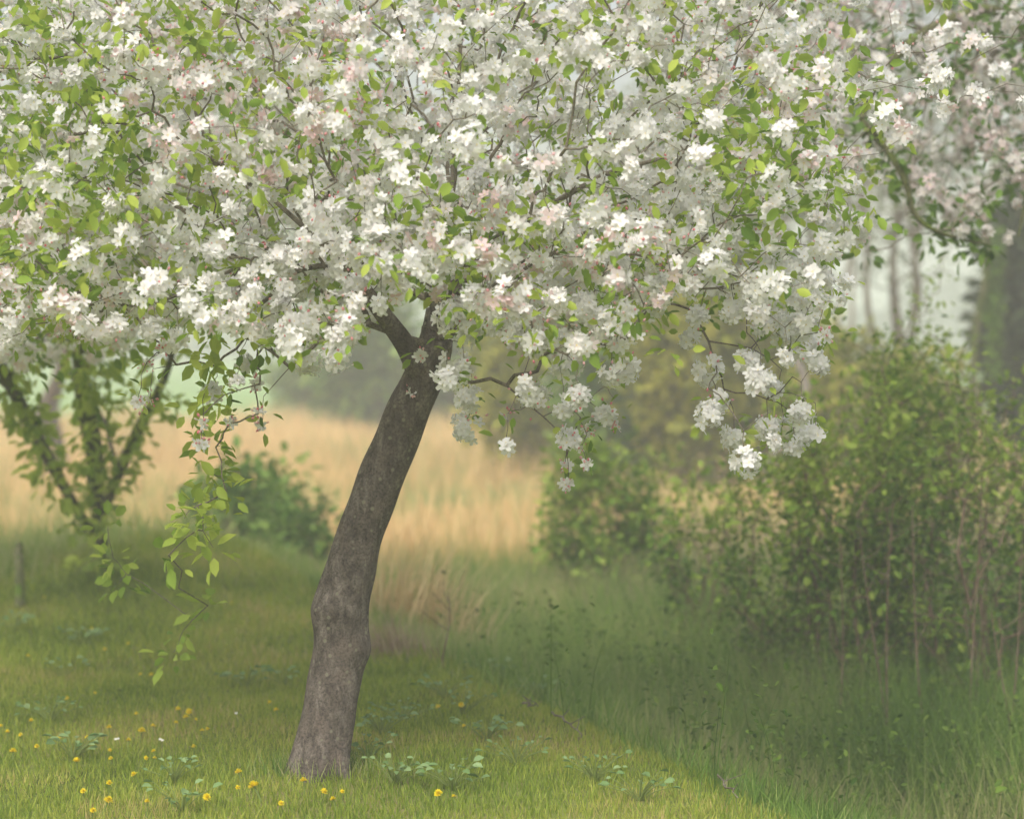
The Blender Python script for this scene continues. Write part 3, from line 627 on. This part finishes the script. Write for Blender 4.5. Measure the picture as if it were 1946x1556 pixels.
shrub('round_bush', 1140, 16.2, 868, 240, 0, 330, 16, .050, M['shrub_leaf'], M['shrub_twig'], 'round leafy bush standing alone before the reeds, right of the trunk', 'bush', shoots=30, spread=.11)
shrub('bush', 460, 18.0, 905, 260, 0, 260, 18, .075, M['mid_leaf'], M['shrub_twig'], 'blue-green bush at the end of the grassy bank, left of the trunk', 'bush', shoots=16, spread=.16)
shrub('bush', 570, 17.0, 965, 190, 0, 150, 14, .06, M['mid_leaf'], M['shrub_twig'], 'small pale bush between the blue-green bush and the trunk', 'bush', shoots=10, spread=.13, bare=.3)
g2 = 'willow bushes behind the reeds'
for cx, D, top, wid, nt, mt, lb in [(1010, 31, 560, 230, 260, 'olive_leaf', 'yellow-olive willow bush straight behind the drooping blossom'), (1180, 29, 520, 260, 300, 'mid_leaf', 'greener willow bush right of the picture centre'), (1330, 28, 470, 280, 340, 'olive_leaf', 'largest yellow-green willow bush behind the hanging clusters'), (1480, 29, 540, 240, 260, 'olive_leaf', 'olive willow bush beside the bare grey trees'), (1620, 27, 640, 260, 220, 'olive_leaf', 'low olive willow bush behind the thicket'), (1760, 28, 690, 200, 160, 'olive_leaf', 'low willow bush under the bare trees at the right')]:
    shrub('willow_bush', cx, D, top, wid, 0, nt, 26, .15, M[mt], M['twig'], lb, 'bush', g2, spread=.28, tipr=.005, stems=7)
g3 = 'green bushes left of the trunk in the distance'
shrub('willow_bush', 700, 46, 560, 190, 0, 230, 24, .24, M['mid_leaf'], M['twig'], 'grey-green bush just left of the leaning trunk, behind the reeds', 'bush', g3, spread=.42, tipr=.008)
shrub('willow_bush', 610, 50, 640, 160, 0, 180, 24, .22, M['mid_leaf'], M['twig'], 'lower green bush left of the grey-green one behind the reeds', 'bush', g3, spread=.40, tipr=.008)
shrub('willow_bush', 890, 47, 600, 180, 0, 200, 24, .24, M['mid_leaf'], M['twig'], 'green bush just right of the leaning trunk, behind the reeds', 'bush', g3, spread=.42, tipr=.008)

# ------------------------------------------------------------------ background trees
def bgtree(name, cx, D, stems, top, spreadw, nt, nl, size, leafm, barkm, label, crown0=.3, r0=.1, spread=.35, tipr=.01, cat='tree', group=None):
    x0 = (cx-W/2)/FPX*D; gz = float(ground(x0, D)); root = np.array((x0, D, gz)); Hh = CAMZ+(HOR-top)*D/FPX-gz
    o = thing(name, root, label, cat, group); mbt = MB(); sk = Skel(root)
    for (bx, tx) in stems:
        b = root+np.array(((bx-cx)/FPX*D, rng.normal(0, .2), -.1)); t = root+np.array(((tx-cx)/FPX*D, rng.normal(0, .5), Hh*.85))
        w1, w2 = rng.uniform(0, 6, 2); pts = [b+(t-b)*f+np.array((.22*math.sin(f*7+w1)+.1*math.sin(f*17+w2), .2*math.sin(f*6+w2), 0))*min(1, f*3) for f in np.linspace(0, 1, 12)]
        bark_tube(mbt, pts, list(np.linspace(r0, r0*.25, 12)), 14, flare=.3, rough=.05, seed=int(cx+bx), step=.12)
        sk.poly([b]+pts[1:])
    mbt.build('trunk', barkm, o, smooth=True)
    R = spreadw/2/FPX*D; u = rdir(nt); T = root+np.stack([u[:, 0]*R, u[:, 1]*R, Hh*(crown0+(1-crown0)*(.5+.5*u[:, 2]*rng.uniform(.2, 1, nt)))], -1)
    sk.grow(T, wlen=.25, sag=.05, jit=.05); sk.radii(tipr, 2.3, r0*.5)
    mb = MB(); sk.mesh(mb, 4, rmin=0); mb.build('branches', barkm, o)
    mb = MB(); leaf_clumps(mb, T, nl, size, spread, tv=SLEAF_V, tf=SLEAF_F, droop=.1, tone=np.clip(rng.normal(.5, .25, nt), 0, 1)); mb.build('crown', leafm, o)
    return o
bgtree('alder_tree', 1712, 30, [(1694, 1620), (1708, 1690), (1724, 1800), (1716, 1740), (1700, 1660)], -350, 330, 620, 5, .12, M['grey_leaf'], M['twig'], 'blurred multi-stemmed bare tree rising behind the thicket on the right', crown0=.25, r0=.055, tipr=.006, cat='tree')
bgtree('alder_tree', 1615, 52, [(1606, 1590), (1622, 1640)], -100, 260, 260, 5, .2, M['grey_leaf'], M['twig'], 'faint grey tree left of the multi-stemmed one', crown0=.25, r0=.07, tipr=.008)
bgtree('ivy_tree', 1890, 24, [(1888, 1894)], -300, 120, 120, 5, .12, M['ivy'], M['moss_bark'], 'slim tree trunk wrapped in bright green ivy at the right', crown0=.5, r0=.055, tipr=.006)
bgtree('dark_tree', 2035, 27, [(2030, 2020), (2050, 2060)], 200, 270, 620, 22, .22, M['dark_leaf'], M['twig'], 'dense dark tree closing the right edge of the picture', crown0=.02, r0=.12)
bgtree('grey_tree', 1470, 26, [(1462, 1500)], 100, 170, 160, 5, .14, M['grey_leaf'], M['straw_bark'], 'pale grey trunk showing between willow bushes right of centre', crown0=.45, r0=.07)
bgtree('grey_tree', 1290, 60, [(1290, 1280), (1310, 1320)], 60, 260, 320, 9, .3, M['grey_leaf'], M['twig'], 'tall faint tree behind the largest willow bush', crown0=.2, r0=.14, spread=.6)
bgtree('grey_tree', 120, 30, [(100, 80), (115, 140)], 150, 240, 200, 6, .18, M['grey_leaf'], M['bark'], 'pale grey forked trunk behind the left apple tree', crown0=.5, r0=.11)
bgtree('grey_tree', 690, 58, [(690, 670), (715, 730)], 250, 240, 260, 9, .3, M['grey_leaf'], M['twig'], 'tall faint tree behind the bush left of the trunk', crown0=.25, r0=.14, spread=.6)
# ivy on the slim trunk
iv = [o for o in C.objects if o.name == 'ivy_tree'][0]; mb = MB()
vp = np.array([P(1888+rng.normal(0, 5), rng.uniform(430, 720), 24+rng.normal(0, .06)) for _ in range(90)])
leaf_clumps(mb, vp, 9, .07, .08, tv=SLEAF_V, tf=SLEAF_F); mb.build('ivy', M['ivy'], iv)

# ------------------------------------------------------------------ small things
# mossy fence post
b = P(36, 1172, 12.6); gz = float(ground(b[0], b[1])); t_ = P(38, 1030, 12.6)
post = thing('fence_post', (b[0], b[1], gz), 'short mossy wooden fence post leaning in the long grass at the left edge', 'post')
mb = MB(); hh = t_[2]-gz
prof = [(-.10, .030), (0, .030), (.3, .029), (.6, .028), (.94, .027), (1.0, .020)]
pts = np.array([(b[0]+.012*f*hh+.006*math.sin(f*5), b[1], gz+f*hh) for f, r in prof]); mb.tube(pts, np.array([r for f, r in prof]), 7)
mb.build('shaft', M['post'], post)
mb = MB(); mp = np.stack([rng.normal(b[0]+.008, .022, 90), rng.normal(b[1]-.02, .02, 90), gz+hh*rng.uniform(.25, 1, 90)], -1)
mb.inst(SLEAF_V, SLEAF_F, frames(rdir(90)), rng.uniform(.012, .025, 90), mp, 0, rng.uniform(.3, 1, 90)); mb.build('moss', M['ivy'], post)

# golden tuft behind the trunk, dry stalks beside it
def tuft(name, cx, cy, D, n, h, w, spread, mat, label, cat, wind=0):
    p = P(cx, cy, D); g = float(ground(p[0], p[1])); mb = MB()
    x = p[0]+rng.normal(0, spread, n); y = p[1]+rng.normal(0, spread*.7, n)
    blades(mb, x, y, h*rng.uniform(.6, 1.1, n), np.full(n, w), rng.uniform(0, 1, n), .22, wind=wind)
    o = mb.build(name, mat); me = o.data
    v = np.zeros(len(me.vertices)*3, np.float32); me.vertices.foreach_get('co', v); v = v.reshape(-1, 3)-np.array((p[0], p[1], g), np.float32)
    me.vertices.foreach_set('co', v.ravel()); o.location = (p[0], p[1], g)
    return tag(o, label, cat)
tuft('grass_tuft', 606, 1470, 8.02, 900, .09, .004, .12, M['tall'], 'longer grass growing round the foot of the leaning trunk', 'grass tuft')
tuft('reed_tuft', 785, 1150, 13.2, 420, .62, .009, .17, M['straw'], 'golden tuft of dry reed right behind the trunk', 'reed tuft', .2)
tuft('straw_tuft', 735, 1215, 11.2, 260, .22, .005, .13, M['deadgrass'], 'flattened grey straw tuft at the right side of the trunk knot', 'straw tuft', -.3)
tuft('reed_tuft', 1050, 1100, 15.4, 140, .55, .009, .14, M['straw'], 'thin straw stalks at the foot of the round bush', 'reed tuft')
tuft('reed_tuft', 930, 1080, 16.5, 160, .5, .012, .3, M['straw'], 'sparse straw stalks between golden tuft and round bush', 'reed tuft')

# bare brown stems through the thicket
for i, (x0, y0, x1, y1, D, lb) in enumerate([(1905, 1180, 1946, 1040, 10.6, 'thick dark twig crossing the right edge above the ditch'), (1690, 1240, 1640, 1000, 10.8, 'brown bare stem leaning left in the thicket'), (1680, 1200, 1700, 960, 10.8, 'upright brown stem in the thicket'), (1770, 1100, 1730, 960, 10.7, 'orange-brown stalk leaning in the thicket'), (1850, 1140, 1860, 900, 10.9, 'pale grey stem right of the thicket centre'), (845, 1240, 848, 1125, 10.8, 'single reddish dock stalk standing at the edge of the bank'), (1590, 1200, 1600, 1020, 10.9, 'thin brown stem left in the thicket'), (1930, 1240, 1890, 1160, 10.5, 'crooked twig low at the right edge')]):
    b = P(x0, y0, D); g = float(ground(b[0], b[1])); t_ = P(x1, y1, D); root = np.array((b[0], b[1], g))
    pts = [root+(t_-root)*f+np.array((math.sin(f*4+i)*.02, math.cos(f*3+i)*.02, 0))*(f > 0) for f in np.linspace(0, 1, 9)]
    o = thing('bare_stem', root, lb, 'stem', 'bare stems in and beside the thicket')
    mb = MB(); mb.tube(pts, np.linspace(.006, .0025, 9), 6)
    for k in (4, 6, 7):
        q0 = pts[k]; e = q0+np.array((rng.normal(0, .10), rng.normal(0, .05), rng.uniform(.05, .16))); mb.tube([q0, (q0+e)/2+rng.normal(0, .01, 3), e], [.003, .0022, .0015], 5)
    mb.build('stalk', M['shrub_twig'], o)
# fallen twigs
for (x0, y0, x1, y1, lb) in [(990, 1378, 1030, 1384, 'small crooked dead twig lying on the edge of the bank'), (1050, 1392, 1110, 1440, 'thin twig lying down the slope of the bank'), (1365, 1480, 1400, 1540, 'dark twig lying in the lower right grass')]:
    d0 = 6720/(y0-640); d1 = 6720/(y1-640); a = P(x0, y0, d0); b = P(x1, y1, d1)
    pts = []
    for f in np.linspace(0, 1, 9):
        q_ = a+(b-a)*f+rng.normal(0, .008, 3); q_[2] = float(ground(q_[0], q_[1]))+.05+rng.uniform(0, .015); pts.append(q_)
    o = thing('fallen_twig', pts[0], lb, 'twig'); mb = MB(); mb.tube(pts, np.linspace(.005, .002, 9), 5)
    for k in (2, 4, 6): mb.tube([pts[k], pts[k]+np.array((rng.normal(0, .03), rng.normal(0, .03), .03))], [.0025, .001], 5)
    mb.build('wood', M['twig'], o)

# broad-leaved weeds
WEEDS = [(150,1232,'tall pale-leaved weed in the lawn below the left apple tree',.09,9),(466,1302,'pale grey-leaved weed left of the trunk',.09,9),(540,1300,'pale weed close to the left side of the trunk',.07,7),(120,1298,'small round-leaved weed near the left edge',.06,7),(95,1372,'low weed patch among dandelions at the far left',.06,12),(140,1445,'spreading pale weed in the lower left lawn',.08,12),(28,1210,'serrated weed at the left edge by the post',.08,10),(345,1545,'weed at the bottom edge left of the trunk foot',.07,9),(725,1420,'pale ground weed right of the trunk foot',.06,14),(765,1385,'weed patch a little above the trunk foot on the right',.055,14),(845,1335,'bright weed on the bank right of the trunk',.06,12),(880,1370,'round-leaved weed on the bank edge',.055,12),(925,1425,'largest blue-green weed on the bank right of the trunk',.07,14),(980,1470,'low weed below the blue-green one',.055,12),(860,1515,'weed at the bottom centre with lobed leaves',.07,12),(1215,1530,'weed at the bottom right of the bank',.06,12),(1130,1500,'weed between bottom centre and bottom right',.055,12),(750,1500,'weed near the bottom right of the trunk foot',.06,12),(700,1465,'small weed touching the trunk foot',.05,10),(330,1490,'pale weed among dandelions at the lower left',.06,10),(1020,1280,'leafy weed on the ditch side of the bank',.07,12),(930,1250,'upright weed in the ditch right of the trunk',.07,12)]
for cx, cy, lb, ls, nl in WEEDS:
    nl = int(nl*1.7); ls *= .75
    D = 6720/(cy-640); p = P(cx, cy, D); x0, y0 = p[0], p[1]; g = float(ground(x0, y0)); root = np.array((x0, y0, g))
    o = thing('broad_leaf_weed', root, lb, 'weed', 'broad-leaved weeds in the grass'); mb = MB()
    a = rng.uniform(0, 6.28, nl); r = rng.uniform(.01, .10, nl); h = rng.uniform(.045, .10, nl)
    c_ = root+np.stack([np.cos(a)*r*1.3, np.sin(a)*r, h], -1); d = np.stack([np.cos(a), np.sin(a), rng.uniform(-.2, .4, nl)], -1)
    wl_ = LEAF_V*np.array((1.15, 1, 1.6)); mb.inst(wl_, LEAF_F, frames(d, up=np.array((0, -.3, 1.))+rng.normal(0, .3, (nl, 3))), ls*rng.uniform(.5, .9, nl), c_, 0, rng.uniform(0, 1, nl))
    mb.build('leaves', M['weed'], o)
    mb = MB()
    for q_ in c_: mb.tube([root, (root+q_)/2+np.array((0, 0, .01)), q_], [.002, .0018, .0015], 4, cap=False)
    mb.build('stems', M['stem'], o)

# dandelions
k6 = 1/2.4325
D6 = [(90,870,1),(35,975,1),(60,1065,1.5),(170,1048,1),(270,1012,1),(145,925,1),(505,960,1.1),(655,980,1.5),(708,960,1.1),(825,890,1.3),(875,905,1.4),(860,928,1.2),(815,950,1),(935,983,1),(960,978,.9),(355,1105,1.4),(508,1065,.9),(512,1097,.8),(675,1097,.9),(715,1097,.8),(710,1065,.9),(595,1020,1),(620,1177,1.2),(505,1210,1.1),(385,1240,1),(500,1297,1.5),(680,1310,1),(955,1300,1.3),(1103,1192,1.3),(1175,1255,2),(1100,1262,.9),(1403,1226,1.2),(1498,1278,1.3),(1583,1278,.9),(1540,1318,1.1),(1300,1335,1),(1247,875,1),(1278,912,1.2),(650,730,.8),(700,730,1.1),(630,895,.8),(440,815,.8),(205,400,.8),(310,835,1),(130,665,1),(895,1045,.9),(430,1345,1),(425,510,.8),(485,605,1.1),(595,575,.9),(1070,415,.8),(907,940,.7),(403,1010,.9),(1920,935,.8),(5,950,.8),(95,990,.8)]
DL = [(x*k6, 1000+y*k6, s) for x, y, s in D6]+[(700+x/2.78, 1000+y/2.78, s) for x, y, s in [(370,1022,1.2),(490,1017,1.2),(250,1070,.9),(505,1145,.9),(370,1485,1.4),(452,1500,.8)]]
proto = {}
def dandelion_meshes():
    mb = MB(); n = 70; ring = np.sqrt(rng.uniform(0, 1, n)); a = rng.uniform(0, 6.28, n)
    d = np.stack([np.cos(a)*ring, np.sin(a)*ring, (1.05-ring)*.55], -1)
    tvp = np.array([(-.12, 0, 0), (.12, 0, 0), (.16, .9, 0), (0, 1, 0), (-.16, .9, 0)])
    mb.inst(tvp, np.array([(0, 1, 2, 3, 4)]), frames(d, up=rng.normal(0, .3, (n, 3))+np.array((0, 0, 1.))), rng.uniform(.012, .015, n), np.zeros((n, 3))+np.array((0, 0, .0)), 0, rng.uniform(0, 1, n))
    st = MB(); st.tube([(0, 0, -.07), (.002, 0, -.03), (0, 0, 0)], [.002, .002, .0025], 6)
    return mb, st
mh, ms = dandelion_meshes(); first = True
GD = 'dandelions flowering in the lawn'
def dlabel(x, y, s):
    if s >= 2: return 'largest dandelion head, at the bottom left of the trunk foot'
    size = 'large' if s >= 1.3 else 'small'
    if x > 640: z = 'on the bank right of the trunk' if y < 1490 else 'at the bottom edge right of the trunk'
    elif y < 1290: z = 'high on the lawn far from the camera'
    elif x > 450 and y < 1400: z = 'close to the left side of the trunk'
    elif x > 450: z = 'in the lawn below the trunk foot'
    elif x > 290 and y < 1410: z = 'in the loose group left of the trunk'
    elif x < 150 and y < 1460: z = 'near the left edge of the lawn'
    elif y < 1460: z = 'in the middle of the left lawn'
    else: z = 'in the lowest left part of the lawn'
    return f'{size} yellow dandelion {z}'
from collections import defaultdict
_z = defaultdict(list)
for q_ in DL: _z[dlabel(*q_)].append(q_)
ORD = ['leftmost', 'second from the left', 'third from the left', 'fourth from the left', 'fifth from the left', 'sixth from the left', 'seventh from the left', 'eighth from the left', 'ninth from the left', 'tenth from the left', 'eleventh from the left', 'twelfth from the left', 'thirteenth from the left', 'fourteenth from the left', 'fifteenth from the left']
DLAB = {}
for lb, qs in _z.items():
    for k, q_ in enumerate(sorted(qs)):
        DLAB[q_] = lb if len(qs) == 1 else lb+', '+('rightmost' if k == len(qs)-1 else ORD[k].replace(' from the left', ' from left'))
src = None
for (x, y, s) in DL:
    dl_ = DLAB[(x, y, s)]; D = 6720/(y-640)*.985; p = P(x, y, D); g = float(ground(p[0], p[1])); zz = max(p[2], g+.055)
    loc = (p[0], p[1], zz)
    if src is None:
        src = thing('dandelion', (0, 0, 0), 'x', 'dandelion', GD); h_ = mh.build('flower_head', M['yellow'], src); s_ = ms.build('stem', M['stem'], src); o = src
    else:
        o = src.copy(); C.objects.link(o)
        for ch in (h_, s_): c_ = ch.copy(); C.objects.link(c_); c_.parent = o
    s *= .8; o.location = loc; o.scale = (s, s, s); o.rotation_euler = (rng.normal(.15, .2), rng.normal(0, .25), rng.uniform(-.6, .6)); o['label'] = dl_
# daisies
dsrc = None
for dn, (x, y) in enumerate([(535,1040),(545,1038),(740,1038),(750,1042),(1092,945)]):
    x, y = x*k6, 1000+y*k6; D = 6720/(y-640); p = P(x, y, D); g = float(ground(p[0], p[1]))
    if dsrc is None:
        dsrc = thing('daisy', (0, 0, 0), 'x', 'daisy', 'tiny white daisies in the lawn'); mb = MB(); n = 12
        a = np.arange(n)*2*math.pi/n; d = np.stack([np.cos(a), np.sin(a), 0*a+.15], -1)
        mb.inst(SLEAF_V, SLEAF_F, frames(d, up=np.tile((0, 0, 1.), (n, 1))), np.full(n, .011), np.zeros((n, 3)), 0, np.full(n, .9)); mb.inst(BUD_V, BUD_F, np.eye(3)[None], np.array([.003]), np.array([(0, 0, .001)]), 1, np.array([.5]))
        dh_ = mb.build('flower_head', [M['petal'], M['yellow']], dsrc); mb = MB(); mb.tube([(0, 0, -.05), (0, 0, -.02), (0, 0, 0)], .0012, 5); ds_ = mb.build('stem', M['stem'], dsrc); o = dsrc
    else:
        o = dsrc.copy(); C.objects.link(o)
        for ch in (dh_, ds_): c_ = ch.copy(); C.objects.link(c_); c_.parent = o
    o.location = (p[0], p[1], g+.05); o.rotation_euler = (.5, 0, 0); o.scale = (.7, .7, .7)
    o['label'] = ('tiny white daisy beside the trunk' if x > 430 else ('tiny white daisy below the dandelion group' if x > 260 else 'tiny white daisy in the middle of the left lawn'))+(', the right one of the pair' if dn in (1, 3) else ', the left one of the pair' if dn != 4 else '')

# ------------------------------------------------------------------ haze
def haze():
    m = bpy.data.materials.new('haze'); m.use_nodes = True; N = m.node_tree.nodes; N.remove(N['Principled BSDF'])
    v = N.new('ShaderNodeVolumePrincipled'); v.inputs['Color'].default_value = (.93, .94, .91, 1); v.inputs['Density'].default_value = HAZE; v.inputs['Anisotropy'].default_value = 0.0
    m.node_tree.links.new(v.outputs[0], N['Material Output'].inputs['Volume'])
    x0, x1, y0, y1, z0, z1 = -720, 720, -20, 920, -2.2, 15
    V = [(x, y, z) for z in (z0, z1) for x, y in ((x0, y0), (x1, y0), (x1, y1), (x0, y1))]
    mb = MB(); mb.add(V, [(0, 3, 2, 1), (4, 5, 6, 7), (0, 1, 5, 4), (1, 2, 6, 5), (2, 3, 7, 6), (3, 0, 4, 7)])
    tag(mb.build('haze', m), kind='stuff', label='pale haze in the air', cat='haze')
HAZE = 0.007
haze()
for o in list(C.objects):
    if '_w' in o: del o['_w']
